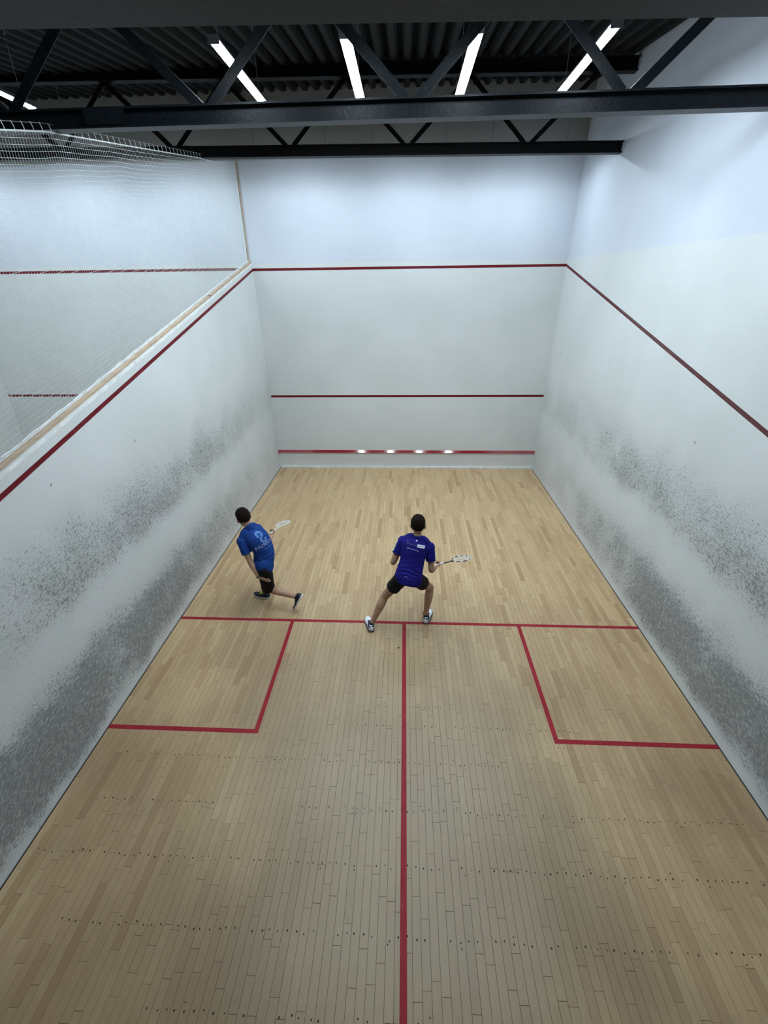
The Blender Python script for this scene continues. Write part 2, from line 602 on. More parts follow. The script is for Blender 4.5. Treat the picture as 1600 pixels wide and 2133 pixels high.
trim('trim_1', -3.335, -3.285, 0.0, 0.028, M['wood'])
trim('trim_2', -3.365, -3.337, 0.0, 0.040, M['white'])
for nm, x0, x1, mt, d in (('trim_3', -3.385, -3.366, M['white'], .022), ('trim_4', -3.364, -3.352, M['dark'], .010), ('trim_5', -3.350, -3.330, M['wood'], .022)):
    bm = bmesh.new()
    hexa(bm, [(x0, FY-d, 4.735), (x1, FY-d, 4.735), (x1, FY, 4.735), (x0, FY, 4.735), (x0, FY-d, 6.52), (x1, FY-d, 6.52), (x1, FY, 6.52), (x0, FY, 6.52)])
    structure(nm, bm, mt)

# ------------------------------------------------------------------ floor planks
PW = 0.0638
NC = 100
LEN = [0.24, 0.30, 0.36, 0.42, 0.48, 0.54, 0.60, 0.72, 0.90]
GAP = 0.0013
planks = []
for c in range(NC):
    x = -3.19 + (c+0.5)*PW
    y = 0.0 - rng.random()*0.5
    while y < 9.75:
        L = rng.choice(LEN)
        a, b = max(y, 0.0), min(y+L, 9.745)
        if b-a > 0.03:
            planks.append((x, a, b, L if (a == y and b == y+L) else None))
        y += L


def visible_area(p):
    x, a, b, L = p
    s = []
    for px, py in ((x-PW/2, a), (x+PW/2, a), (x+PW/2, b), (x-PW/2, b)):
        u, v, w = pix(px, py, 0)
        if w < 0.2: return 0
        s.append((min(max(u, 0), 1600), min(max(v, 0), 2133)))
    return abs(sum(s[i][0]*s[(i+1) % 4][1]-s[(i+1) % 4][0]*s[i][1] for i in range(4)))/2


planks.sort(key=lambda p: -visible_area(p))


def plank_box(bm, x0, x1, y0, y1, z0, z1, ch=0.0009):
    """box with a chamfered upper edge"""
    lo = [bm.verts.new(c) for c in ((x0, y0, z0), (x1, y0, z0), (x1, y1, z0), (x0, y1, z0))]
    mi = [bm.verts.new(c) for c in ((x0, y0, z1-ch), (x1, y0, z1-ch), (x1, y1, z1-ch), (x0, y1, z1-ch))]
    hi = [bm.verts.new(c) for c in ((x0+ch, y0+ch, z1), (x1-ch, y0+ch, z1), (x1-ch, y1-ch, z1), (x0+ch, y1-ch, z1))]
    bm.faces.new(hi)
    bm.faces.new(lo[::-1])
    for i in range(4):
        j = (i+1) % 4
        bm.faces.new((lo[i], lo[j], mi[j], mi[i]))
        bm.faces.new((mi[i], mi[j], hi[j], hi[i]))


shared = {}


def plank_mesh(L):
    L = round(L, 3)
    if L not in shared:
        bm = bmesh.new()
        g = GAP/2
        plank_box(bm, -PW/2+g, PW/2-g, g, L-g, -0.018, 0.0)
        me = bpy.data.meshes.new('plank')
        bm.to_mesh(me)
        bm.free()
        me.materials.append(M['plank'])
        shared[L] = me
    return shared[L]


for x, a, b, L in planks[:300]:
    o = bpy.data.objects.new('plank', plank_mesh(b-a))
    o.location = (x, a, rng.uniform(-0.0005, 0.0))
    link(o, floor)
bm = bmesh.new()
for x, a, b, L in planks[300:]:
    g = GAP/2*rng.choice((0.6, 1, 1, 1.6))
    plank_box(bm, x-PW/2+g, x+PW/2-g, a+g, b-g, -0.018, rng.uniform(-0.0005, 0.0))
o = part('planks', bm, M['planks'], floor)
o['kind'] = 'stuff'

# nail plugs across every joist
bm = bmesh.new()


def nail(x, y, r):
    vs = [bm.verts.new((x+r*math.cos(k*math.pi/3), y+r*1.15*math.sin(k*math.pi/3), 0.0006)) for k in range(6)]
    bm.faces.new(vs)


for y, spans in ((2.98, ((-.35, .45),)), (2.752, ((-.55, -.15), (.2, 1.8))), (2.56, ((1.38, 1.75),)), (2.362, ((-3.05, .95), (1.15, 1.3))),
                 (1.94, ((-2.9, -1.75), (-.95, 1.1), (1.2, 3.0))), (1.53, ((-3.1, -1.0), (-.95, 3.1))), (1.11, ((-2.6, 3.1),)), (.708, ((-1.75, -.5), (-.3, 1.2)))):
    for c in range(NC):
        x = -3.19 + (c+0.5)*PW
        if not any(a <= x <= b for a, b in spans): continue
        if rng.random() < 0.16: continue
        nail(x+rng.uniform(-.012, .012), y+rng.gauss(0, .007), rng.uniform(.0046, .0074))
        if rng.random() < 0.13:
            nail(x+rng.uniform(-.02, .02), y+rng.choice((-1, 1))*.038, .0052)
nail(-0.075, 3.83, .014)
o = part('nail_plugs', bm, M['nail'], floor)
o['kind'] = 'stuff'

# painted floor lines
def floor_line(name, x0, x1, y0, y1, label):
    bm = bmesh.new()
    box(bm, x0, x1, y0, y1, 0.0001, 0.0009)
    o = part(name, bm, M['red'], floor)
    o['label'] = label


floor_line('short_line', -3.197, 3.197, 4.262, 4.310, 'red short line across the court')
floor_line('half_court_line', -0.025, 0.025, 0.0, 4.262, 'red half court line to the rear')
floor_line('service_box_line', -1.600, -1.550, 2.612, 4.262, 'red inner side line of left service box')
floor_line('service_box_line', -3.197, -1.600, 2.612, 2.660, 'red rear line of left service box')
floor_line('service_box_line', 1.550, 1.600, 2.612, 4.262, 'red inner side line of right service box')
floor_line('service_box_line', 1.600, 3.197, 2.612, 2.660, 'red rear line of right service box')

# ------------------------------------------------------------------ roof
bm = bmesh.new()
ya, yb = -1.6, FY+0.02
hexa(bm, [(-10.1, ya, zdeck(ya)+.075), (3.55, ya, zdeck(ya)+.075), (3.55, yb, zdeck(yb)+.075), (-10.1, yb, zdeck(yb)+.075),
          (-10.1, ya, zdeck(ya)+.16), (3.55, ya, zdeck(ya)+.16), (3.55, yb, zdeck(yb)+.16), (-10.1, yb, zdeck(yb)+.16)])
ceiling = structure('ceiling', bm, M['deck'])
rib_me = None
for i in range(64):
    x = 3.30 - 0.207*i
    if rib_me is None:
        bm = bmesh.new()
        yy0, yy1 = -1.5, FY
        hexa(bm, [(-.036, yy0, zdeck(yy0)), (.036, yy0, zdeck(yy0)), (.036, yy1, zdeck(yy1)), (-.036, yy1, zdeck(yy1)),
                  (-.070, yy0, zdeck(yy0)+.076), (.070, yy0, zdeck(yy0)+.076), (.070, yy1, zdeck(yy1)+.076), (-.070, yy1, zdeck(yy1)+.076)])
        o = part('roof_rib', bm, M['rib'], ceiling)
        rib_me = o.data
    else:
        o = bpy.data.objects.new('roof_rib', rib_me)
        link(o, ceiling)
    o.location.x = x


def i_beam(bm, xa, xb, y, za, zb, h, w, tf=0.016, tw=0.014):
    """I section along x; za/zb = underside height at its two ends"""
    for d0, d1, y0, y1 in ((0, tf, y-w/2, y+w/2), (h-tf, h, y-w/2, y+w/2), (tf, h-tf, y-tw/2, y+tw/2)):
        hexa(bm, [(xa, y0, za+d0), (xb, y0, zb+d0), (xb, y1, zb+d0), (xa, y1, za+d0),
                  (xa, y0, za+d1), (xb, y0, zb+d1), (xb, y1, zb+d1), (xa, y1, za+d1)])


def truss(y, zb0, tilt, depth, node0, mat, label, dw, bw):
    """roof truss along x: bottom chord, top chord, zig-zag diagonals"""
    t = empty('roof_truss', (0, y, zb0), label, 'truss', 'steel roof trusses')
    def zb(x): return zb0 - tilt*x
    xe = xr(zb0)+0.02
    bm = bmesh.new()
    i_beam(bm, -10.05, xe, y, zb(-10.05), zb(xe), 0.155, bw)
    part('bottom_chord', bm, mat, t)
    bm = bmesh.new()
    i_beam(bm, -10.05, xe+.03, y, zb(-10.05)+depth, zb(xe)+depth, 0.17, bw)
    part('top_chord', bm, mat, t)
    k = -6
    first = None
    while True:
        xn = node0 + 1.89*k
        if xn > xe-0.1: break
        for s in (-1, 1):
            x0 = xn + s*0.055
            x1 = xn + s*0.945
            if x1 > xe-.02:
                f = (xe-.02-x0)/(x1-x0)
                x1 = xe-.02
            else:
                f = 1.0
            if x0 < -10: continue
            bm = bmesh.new()
            a = Vector((x0, y, zb(x0)+0.150))
            b = Vector((x1, y, zb(x1)+0.150+f*(depth-0.145)))
            # an open angle: two thin legs
            d = (b-a).normalized()
            side = Vector((0, 1, 0)).cross(d)
            bar(bm, a, b, dw, 0.010, (0, 1, 0))
            sgn = 1 if side.x*s < 0 else -1
            off = side*(sgn*dw/2)
            bar(bm, a+off+Vector((0, dw/2-.004, 0)), b+off+Vector((0, dw/2-.004, 0)), 0.010, dw, (0, 1, 0))
            part('diagonal', bm, mat, t)
        k += 1
    return t


t1 = truss(2.02, 5.345, 0.018, 0.985, 0.03, M['chord'], 'dark steel roof truss nearest the viewer at the top edge', 0.075, 0.24)
t2 = truss(4.585, 5.672, -0.001, 0.985, 0.03, M['chord2'], 'blue-grey steel roof truss in the middle with strip lights behind', 0.080, 0.13)
t3 = truss(8.10, 6.165, 0.012, 0.985, 0.00, M['chord'], 'black steel roof truss just before the front wall', 0.062, 0.13)
bm = bmesh.new()
hexa(bm, [(-2.98, 4.505, 5.69), (-2.60, 4.505, 5.69), (-2.60, 4.512, 5.69), (-2.98, 4.512, 5.69), (-2.98, 4.505, 5.812), (-2.60, 4.505, 5.812), (-2.60, 4.512, 5.812), (-2.98, 4.512, 5.812)])
part('splice_plate', bm, M['chord2'], t2)

# ------------------------------------------------------------------ strip lights
LZ = 6.35


def strip_light(x, y, along, length, label, group, spread=1.24, LZ=LZ, glow='lamp'):
    t = empty('strip_light', (x, y, LZ), label, 'light', group)
    hw, hl = 0.054, length/2

    def P(a, c, z):     # along, across
        return (x+a, y+c, LZ+z) if along == 'x' else (x+c, y+a, LZ+z)
    bm = bmesh.new()    # hood: shallow trough open downwards
    for q in ([(-hl, -hw, .030), (hl, -hw, .030), (hl, hw, .030), (-hl, hw, .030), (-hl, -hw*.6, .075), (hl, -hw*.6, .075), (hl, hw*.6, .075), (-hl, hw*.6, .075)],
              [(-hl-.012, -hw, .002), (-hl, -hw, .002), (-hl, hw, .002), (-hl-.012, hw, .002), (-hl-.012, -hw, .07), (-hl, -hw, .07), (-hl, hw, .07), (-hl-.012, hw, .07)],
              [(hl, -hw, .002), (hl+.012, -hw, .002), (hl+.012, hw, .002), (hl, hw, .002), (hl, -hw, .07), (hl+.012, -hw, .07), (hl+.012, hw, .07), (hl, hw, .07)]):
        hexa(bm, [P(*c) for c in q])
    part('housing', bm, M['housing'], t)
    bm = bmesh.new()    # curved diffuser
    n = 6
    A, B = [], []
    for i in range(n+1):
        an = math.pi*i/n
        c, z = -math.cos(an)*hw*0.96, 0.029-math.sin(an)*{'lamp': 0.003, 'lamp_wash': 0.012, 'lamp_rear_fill': 0.034}[glow]
        A.append(bm.verts.new(P(-hl+.002, c, z)))
        B.append(bm.verts.new(P(hl-.002, c, z)))
    for i in range(n):
        bm.faces.new((A[i], A[i+1], B[i+1], B[i]))
    bm.faces.new((A[0], B[0], B[-1], A[-1]))
    bm.faces.new(A); bm.faces.new(B[::-1])
    part('diffuser', bm, M[glow], t)
    for s in (-1, 1):
        bm = bmesh.new()
        px, py, pz = P(s*spread/2, 0, .07)
        sweep(bm, [(px, py, pz), (px, py, zdeck(py)+.01)], 0.0035, 5)
        part('suspension_wire', bm, M['wire'], t)
        bm = bmesh.new()
        box(bm, px-.012, px+.012, py-.012, py+.012, zdeck(py)-.05, zdeck(py)+.005)
        part('wire_bracket', bm, M['housing'], t)
    return t


for x, l in ((-1.80, 'lit strip light left of the half court line, outer one, cut by a truss diagonal'), (-0.585, 'lit strip light just left of the centre, seen whole'),
             (0.62, 'lit strip light just right of the centre, seen whole'), (1.83, 'lit strip light nearest the right wall, cut by a truss diagonal')):
    strip_light(x, 5.61, 'y', 1.49, l, 'strip lights over the court', 1.25)
strip_light(-4.72, 5.56, 'y', 1.49, 'lit strip light over the left neighbour court at the left image edge', 'strip lights over the neighbour court')
for x, l in ((-6.02, 'second strip light from the net over the neighbour court'), (-7.22, 'third strip light from the net over the neighbour court'), (-8.43, 'fourth strip light from the net over the neighbour court')):
    strip_light(x, 5.66, 'y', 1.49, l, 'strip lights over the neighbour court')
for x, l in ((-1.80, 'outer left added strip light of the unseen rear row above the viewer'), (-0.585, 'inner left added strip light of the unseen rear row above the viewer'), (0.62, 'inner right added strip light of the unseen rear row above the viewer'), (1.83, 'outer right added strip light of the unseen rear row above the viewer')):
    strip_light(x, 2.95, 'y', 1.49, l, 'added strip lights of the unseen rear row', 1.25, 6.28, 'lamp_rear_fill')  # unseen row, added to even out the light and fill the near walls
for x, l in ((-2.03, 'left strip light behind the front truss, washing the front wall'), (0.03, 'middle strip light behind the front truss, washing the front wall'), (2.06, 'right strip light behind the front truss, washing the front wall'),
             (-4.48, 'first strip light beyond the net behind the front truss'), (-6.53, 'second strip light beyond the net behind the front truss'), (-8.58, 'third strip light beyond the net behind the front truss')):
    strip_light(x, 8.72, 'x', 1.45, l, 'strip lights washing the front wall', 1.25, 6.35-0.012*x if x > -3 else 6.37-0.018*x, 'lamp_wash')

# ------------------------------------------------------------------ net above the left wall
net = empty('divider_net', (-3.33, 4.7, zwt(4.7)+.03), 'white knotted divider net hanging above the left wall', 'net')
NX = -3.335
def ztop(y):
    pts = ((-0.4, 4.90), (3.85, 5.497), (4.44, 5.635), (4.80, 5.69), (5.91, 5.862), (7.94, 6.18), (8.6, 6.26), (9.73, 6.50))
    for (a, b), (c, d) in zip(pts, pts[1:]):
        if y <= c:
            return b + (d-b)*(y-a)/(c-a)
    return 6.5
def net_pt(y, f):
    zb = zwt(y)+.03
    zt = ztop(y)
    sag = (0.030*math.sin(y*3.1+f*4)+0.022*math.sin(y*7.7+1.3+f*9))*f*f
    wv = (0.020*math.sin(y*2.2+f*3)+0.012*math.sin(y*9+f*6))*f
    e = math.sin(math.pi*f)
    return Vector((NX + wv*e, y, zb + (zt-zb)*f + sag*e*0.8))
bm = bmesh.new()
rows, y0n, y1n = 46, 0.9, 9.72
NS = 96
for r in range(1, rows):
    f = r/rows
    sweep(bm, [net_pt(y0n+(y1n-y0n)*i/NS, f) for i in range(NS+1)], 0.0018, 3, cap=False)
yv = y0n
while yv < y1n:
    sweep(bm, [net_pt(yv, j/14) for j in range(15)], 0.0011, 3, cap=False)
    yv += 0.034
o = part('mesh_cords', bm, M['net'], net)
o['kind'] = 'stuff'
bm = bmesh.new()
sweep(bm, [net_pt(y0n+(y1n-y0n)*i/120, 1.0) for i in range(121)], 0.0075, 6)
part('top_rope', bm, M['rope'], net, smooth=True)
bm = bmesh.new()
sweep(bm, [net_pt(y0n+(y1n-y0n)*i/60, 1.0)+Vector((0, 0, .062)) for i in range(61)], 0.003, 5)
part('carrier_wire', bm, M['wire'], net)
bm = bmesh.new()
yv = y0n+.05
while yv < 8.0:
    a = net_pt(yv, 1.0)
    sweep(bm, [a+Vector((0, .012, -.012)), a+Vector((.004, 0, .03)), a+Vector((0, -.012, .066))], 0.0028, 4)
    yv += 0.115
o = part('hooks', bm, M['rope'], net)
o['kind'] = 'stuff'
bm = bmesh.new()
sweep(bm, [Vector((-3.343, y0n+(y1n-y0n)*i/90, zwt(y0n+(y1n-y0n)*i/90)+.047+.006*math.sin(i*1.7))) for i in range(91)], 0.008, 6)
part('bottom_rope', bm, M['rope'], net, smooth=True)

# ------------------------------------------------------------------ players
def V(*a): return Vector(a)


def bone_pts(*p): return [Vector(q) for q in p]


def limb(bm, pts, radii, n=14, side=None, k=5):
    p, r = spline(pts, radii, k)
    # rounded ends
    d0 = (p[0]-p[1]).normalized(); d1 = (p[-1]-p[-2]).normalized()
    def sc(v, f): return tuple(a*f for a in v) if hasattr(v, '__len__') else v*f
    r0 = r[0] if not hasattr(r[0], '__len__') else min(r[0])
    r1 = r[-1] if not hasattr(r[-1], '__len__') else min(r[-1])
    p = [p[0]+d0*r0*.8, p[0]+d0*r0*.5] + p + [p[-1]+d1*r1*.5, p[-1]+d1*r1*.8]
    r = [sc(r[0], .45), sc(r[0], .85)] + r + [sc(r[-1], .85), sc(r[-1], .45)]
    sweep(bm, p, r, n, side)


def flat_limb(bm, pts, radii, n=16, side=None, k=5):
    """like limb but with flat open-looking ends (hems, cuffs)"""
    p, r = spline(pts, radii, k)
    sweep(bm, p, r, n, side)


def hand(bm, wrist, d, nrm, curl, thumb, size=1.0, spread=0.10, tcurl=0.5):
    """palm and five unequal, bent fingers. d: along the hand, nrm: out of the palm, thumb: +1/-1 side"""
    d = Vector(d).normalized()
    nrm = Vector(nrm); nrm = (nrm-d*nrm.dot(d)).normalized()
    s = d.cross(nrm)*thumb                     # towards the thumb side
    w = Vector(wrist)
    limb(bm, [w-d*.012, w+d*.03*size, w+d*.062*size, w+d*.088*size], [(.026*size, .017*size), (.036*size, .015*size), (.041*size, .014*size), (.038*size, .012*size)], 12, s, 3)
    lens = (.076, .086, .080, .062)
    for i in range(4):
        o = (0.0285-0.019*i)*size
        b = w + d*(.088-.003*abs(i-1.2))*size + s*o
        fd = (d + s*(spread*(1.2-i)*.6)).normalized()
        pts = [b-fd*.018*size]
        ang = 0
        p = b.copy()
        pts.append(p.copy())
        for j, fr in enumerate((.44, .31, .25)):
            ang += curl[j] if hasattr(curl, '__len__') else curl
            q = fd*math.cos(ang) + nrm*math.sin(ang)
            p = p + q*lens[i]*fr*size
            pts.append(p.copy())
        r = .0088*size*(0.92 if i == 3 else 1)
        limb(bm, pts, [r*1.05, r*1.05, r, r*.92, r*.78], 8, s, 3)
    b = w + d*.026*size + s*.026*size
    td = (d*.62 + s*.74 + nrm*.25).normalized()
    m = b + td*.042*size
    t2 = (d*(.80-.3*tcurl) + s*(.35-.5*tcurl) + nrm*(.25+.6*tcurl)).normalized()
    e = m + t2*.036*size
    t3 = (t2 + nrm*.35*tcurl - s*.3*tcurl).normalized()
    limb(bm, [w+d*.012*size+s*.012*size, b, m, e, e+t3*.024*size], [.013*size, .0125*size, .0105*size, .0095*size, .0075*size], 8, nrm, 3)


def head(bm, c, up, fwd):
    """skull, jaw, nose, brow, lips, ears around centre c (mid-skull)"""
    up = Vector(up).normalized()
    fwd = Vector(fwd); fwd = (fwd-up*fwd.dot(up)).normalized()
    rt = fwd.cross(up)
    c = Vector(c)
    K = 1.09
    ball0, limb0 = globals()['ball'], globals()['limb']
    def ball(b, p, ax, ay, az, *a): return ball0(b, c+(p-c)*K, ax*K, ay*K, az*K, *a)
    def limb(b, ps, rs, *a): return limb0(b, [c+(q-c)*K for q in ps], [q*K for q in rs], *a)
    ball(bm, c+up*.022-fwd*.008, .076, .098, .093, rt, fwd, up, 20, 14)
    ball(bm, c-up*.040+fwd*.024, .062, .070, .078, rt, fwd, up, 16, 12)
    ball(bm, c-up*.098+fwd*.062, .026, .024, .022, rt, fwd, up, 10, 8)
    limb(bm, [c+up*.014+fwd*.086, c-up*.010+fwd*.102, c-up*.030+fwd*.112], [.009, .011, .014], 8, rt, 3)
    ball(bm, c+up*.024+fwd*.080, .050, .014, .012, rt, fwd, up, 12, 8)
    for z in (.062, .073):
        ball(bm, c-up*z+fwd*.088, .023, .010, .006, rt, fwd, up, 10, 8)
    for s in (-1, 1):
        ball(bm, c-up*.012-fwd*.008+rt*(s*.083), .014, .020, .034, (rt+fwd*-.35*s).normalized(), fwd, up, 10, 8)
    return c, up, fwd, rt


def hair(frame, mat, parent, seed=0, line=0.0):
    c, up, fwd, rt = frame
    bm = bmesh.new()
    vs = ball(bm, V(0, 0, 0), 1, 1, 1, u=48, v=32)
    kill = []
    for v in bm.verts:
        x, y, z = v.co
        lim = -0.62 if y < -0.25 else (-0.62 + (y+.25)*2.0 if y < 0.35 else 0.55)
        if abs(x) > .55 and y > -.2: lim = max(lim, -0.12)
        jag = mnoise.noise(V(x*9+seed, y*9, z*9))*.06
        if z < lim + jag: kill.append(v)
        f = 1.0 + 0.035*mnoise.noise(V(x*4+seed, y*4, z*4)) + .02*mnoise.noise(V(x*18, y*18, z*18+seed))
        lift = .010 + .012*max(0, z)
        p = c+(up*.022-fwd*.009 + rt*(x*(.077+lift)*f) + fwd*(y*(.098+lift)*f) + up*(z*(.096+lift)*f))*1.09
        v.co = p
        if z < -.35:      # hugs the nape
            v.co += fwd*(-.0+.018*(-.35-z))
    bmesh.ops.delete(bm, geom=kill, context='VERTS')
    ret = bmesh.ops.solidify(bm, geom=bm.faces[:], thickness=0.010)
    return part('hair', bm, mat, parent, smooth=True)


def eyes(frame, parent, white, dark):
    c, up, fwd, rt = frame
    for s in (-1, 1):
        bm = bmesh.new()
        ball(bm, c+(up*.004+fwd*.078+rt*(s*.032))*1.09, .014, .011, .009, rt, fwd, up, 12, 8)
        o = part('eye', bm, white, parent, smooth=True)
        bm = bmesh.new()
        ball(bm, c+(up*.004+fwd*.087+rt*(s*.032))*1.09, .0055, .003, .0055, rt, fwd, up, 8, 6)
        part('iris', bm, dark, o, smooth=True)


def shoe(parent, heel, toe, upv, ankle, mats, width=.050, L=None):
    """running shoe: sole, upper with collar, tongue and laces, side stripes"""
    msole, mup, mtrim, macc = mats
    heel, toe = Vector(heel), Vector(toe)
    d = (toe-heel)
    L = L or d.length
    d.normalize()
    u = Vector(upv); u = (u-d*u.dot(d)).normalized()
    s = d.cross(u)

    def prof(t):
        """half width, height of the upper, sole thickness"""
        w = width*(0.70+.30*math.sin(min(1, t/.72)*math.pi/2)) if t < .72 else width*math.sqrt(max(.02, 1-((t-.72)/.285)**2))
        if t < .1: w *= .72+2.8*t
        hgt = .082 if t < .28 else (.082-.036*((t-.28)/.35) if t < .63 else .046-.016*((t-.63)/.37))
        return w, hgt
    st = [0, .03, .08, .16, .28, .40, .52, .64, .74, .84, .92, .97, 1.0]
    bm = bmesh.new()
    rings = []
    for t in st:
        w, _ = prof(t)
        w += .004
        lift = .010*max(0, (t-.75)/.25)
        p = heel + d*(t*L)
        ring = []
        for a, b in ((-1, 0), (-1.06, .5), (-1, 1), (1, 1), (1.06, .5), (1, 0)):
            ring.append(bm.verts.new(p + s*(a*w) + u*(lift + b*(.026 if t < .5 else .021))))
        rings.append(ring)
    for A, B in zip(rings, rings[1:]):
        for k in range(6):
            bm.faces.new((A[k], A[(k+1) % 6], B[(k+1) % 6], B[k]))
    bm.faces.new(rings[0][::-1]); bm.faces.new(rings[-1])
    sh = part('shoe', bm, msole, parent, smooth=False)
    bm = bmesh.new()
    rings = []
    n = 10
    for t in st:
        w, hg = prof(t)
        p = heel + d*(t*L)
        lift = .010*max(0, (t-.75)/.25)
        e = 0.6 if t in (0, 1.0) else 1
        ring = []
        for k in range(n+1):
            a = math.pi*k/n
            ca, sa = math.cos(a), math.sin(a)
            ring.append(bm.verts.new(p + s*(ca*abs(ca)**-.35*w*.97*e if abs(ca) > 1e-6 else 0) + u*(lift+.018+(hg-.018)*e*sa**.75)))
        rings.append(ring)
    for A, B in zip(rings, rings[1:]):
        for k in range(n):
            bm.faces.new((A[k], A[k+1], B[k+1], B[k]))
        bm.faces.new((A[n], A[0], B[0], B[n]))
    bm.faces.new(rings[0][::-1]); bm.faces.new(rings[-1])
    up_ = part('upper', bm, mup, sh, smooth=True)
    # collar (dark opening), tongue + laces, stripes on both sides
    bm = bmesh.new()
    a = heel + d*(.20*L) + u*.080
    ring = [a + d*(math.cos(q*math.pi/8)*.040) + s*(math.sin(q*math.pi/8)*.033) + u*(.006*math.cos(q*math.pi/8)) for q in range(16)]
    sweep(bm, ring, .0105, 6, closed=True)
    part('collar', bm, mtrim, sh, smooth=True)
    bm = bmesh.new()
    for k in range(5):
        t = .40+.055*k
        w, hg = prof(t)
        p = heel + d*(t*L) + u*(hg+.004)
        sweep(bm, [p - s*.022 - u*.006, p + u*.001, p + s*.022 - u*.006], .0042, 5)
    part('laces', bm, macc, sh)
    for side in (-1, 1):
        for t0, t1 in ((.14, .24), (.34, .46), (.54, .62)):
            w0, h0 = prof(t0); w1, h1 = prof(t1)
            p0 = heel+d*(t0*L)+s*(side*(w0+.001))+u*.030
            p1 = heel+d*(t1*L)+s*(side*(w1*.82+.002))+u*(h1*.80)
            bm = bmesh.new()
            bar(bm, p0, p1, .017, .004, s)
            part('stripe', bm, mtrim, sh)
    # ankle filler sock
    bm = bmesh.new()
    limb(bm, [heel+d*(.22*L)+u*.05, Vector(ankle)+(Vector(ankle)-(heel+d*(.22*L)+u*.05))*.35], [.034, .037], 12)
    part('sock', bm, mtrim, sh, smooth=True)
    return sh


def wrinkle(bm, fn):
    bm.normal_update()
    moves = [(v, fn(v.co)) for v in bm.verts]
    nrm = {v: v.normal.copy() for v, _ in moves}
    for v, a in moves:
        v.co += nrm[v]*a


class Decal:
    """flat print projected onto a garment: x to the right and y up the back, seen from outside"""
    def __init__(self, garment_obj, origin, right, up):
        off = Vector((0, 0, 0)); p = garment_obj
        while p is not None:
            off += Vector(p.location); p = p.parent
        me = garment_obj.data
        self.bvh = BVHTree.FromPolygons([v.co+off for v in me.vertices], [tuple(p.vertices) for p in me.polygons])
        self.o, self.r = Vector(origin), Vector(right).normalized()
        u = Vector(up)
        self.u = (u-self.r*u.dot(self.r)).normalized()
        self.n = self.r.cross(self.u)          # out of the back
        self.g = garment_obj

    def put(self, bm2d, name, mat, lift=0.002):
        for _ in range(2):
            long = [e for e in bm2d.edges if e.calc_length() > .014]
            if long: bmesh.ops.subdivide_edges(bm2d, edges=long, cuts=2, use_grid_fill=True)
        bmesh.ops.triangulate(bm2d, faces=bm2d.faces[:])
        for v in bm2d.verts:
            p = self.o + self.r*v.co.x + self.u*v.co.y
            hit = self.bvh.ray_cast(p+self.n*.4, -self.n, .8)
            v.co = (hit[0] + self.n*lift) if hit[0] is not None else p
        return part(name, bm2d, mat, self.g, smooth=True)


def poly2d(bm, pts):
    bm.faces.new([bm.verts.new((x, y, 0)) for x, y in pts])


def stroke2d(bm, pts, w):
    P = [Vector((x, y, 0)) for x, y in pts]
    L, R = [], []
    for i, p in enumerate(P):
        t = (P[min(i+1, len(P)-1)]-P[max(i-1, 0)]).normalized()
        nrm = Vector((-t.y, t.x, 0))
        ww = w[i] if hasattr(w, '__len__') else w
        L.append(bm.verts.new(p+nrm*ww/2)); R.append(bm.verts.new(p-nrm*ww/2))
    for i in range(len(P)-1):
        bm.faces.new((L[i], R[i], R[i+1], L[i+1]))


def text2d(txt, size, x, y, spacing=1.0):
    cu = bpy.data.curves.new('t', 'FONT')
    cu.body = txt
    cu.size = size
    cu.space_character = spacing
    cu.align_x = 'CENTER'
    o = bpy.data.objects.new('t', cu)
    COL.objects.link(o)
    dg = bpy.context.evaluated_depsgraph_get()
    me = bpy.data.meshes.new_from_object(o.evaluated_get(dg))
    bpy.data.objects.remove(o, do_unlink=True)
    bm = bmesh.new(); bm.from_mesh(me)
    bpy.data.meshes.remove(me)
    bmesh.ops.translate(bm, verts=bm.verts, vec=(x, y, 0))
    return bm


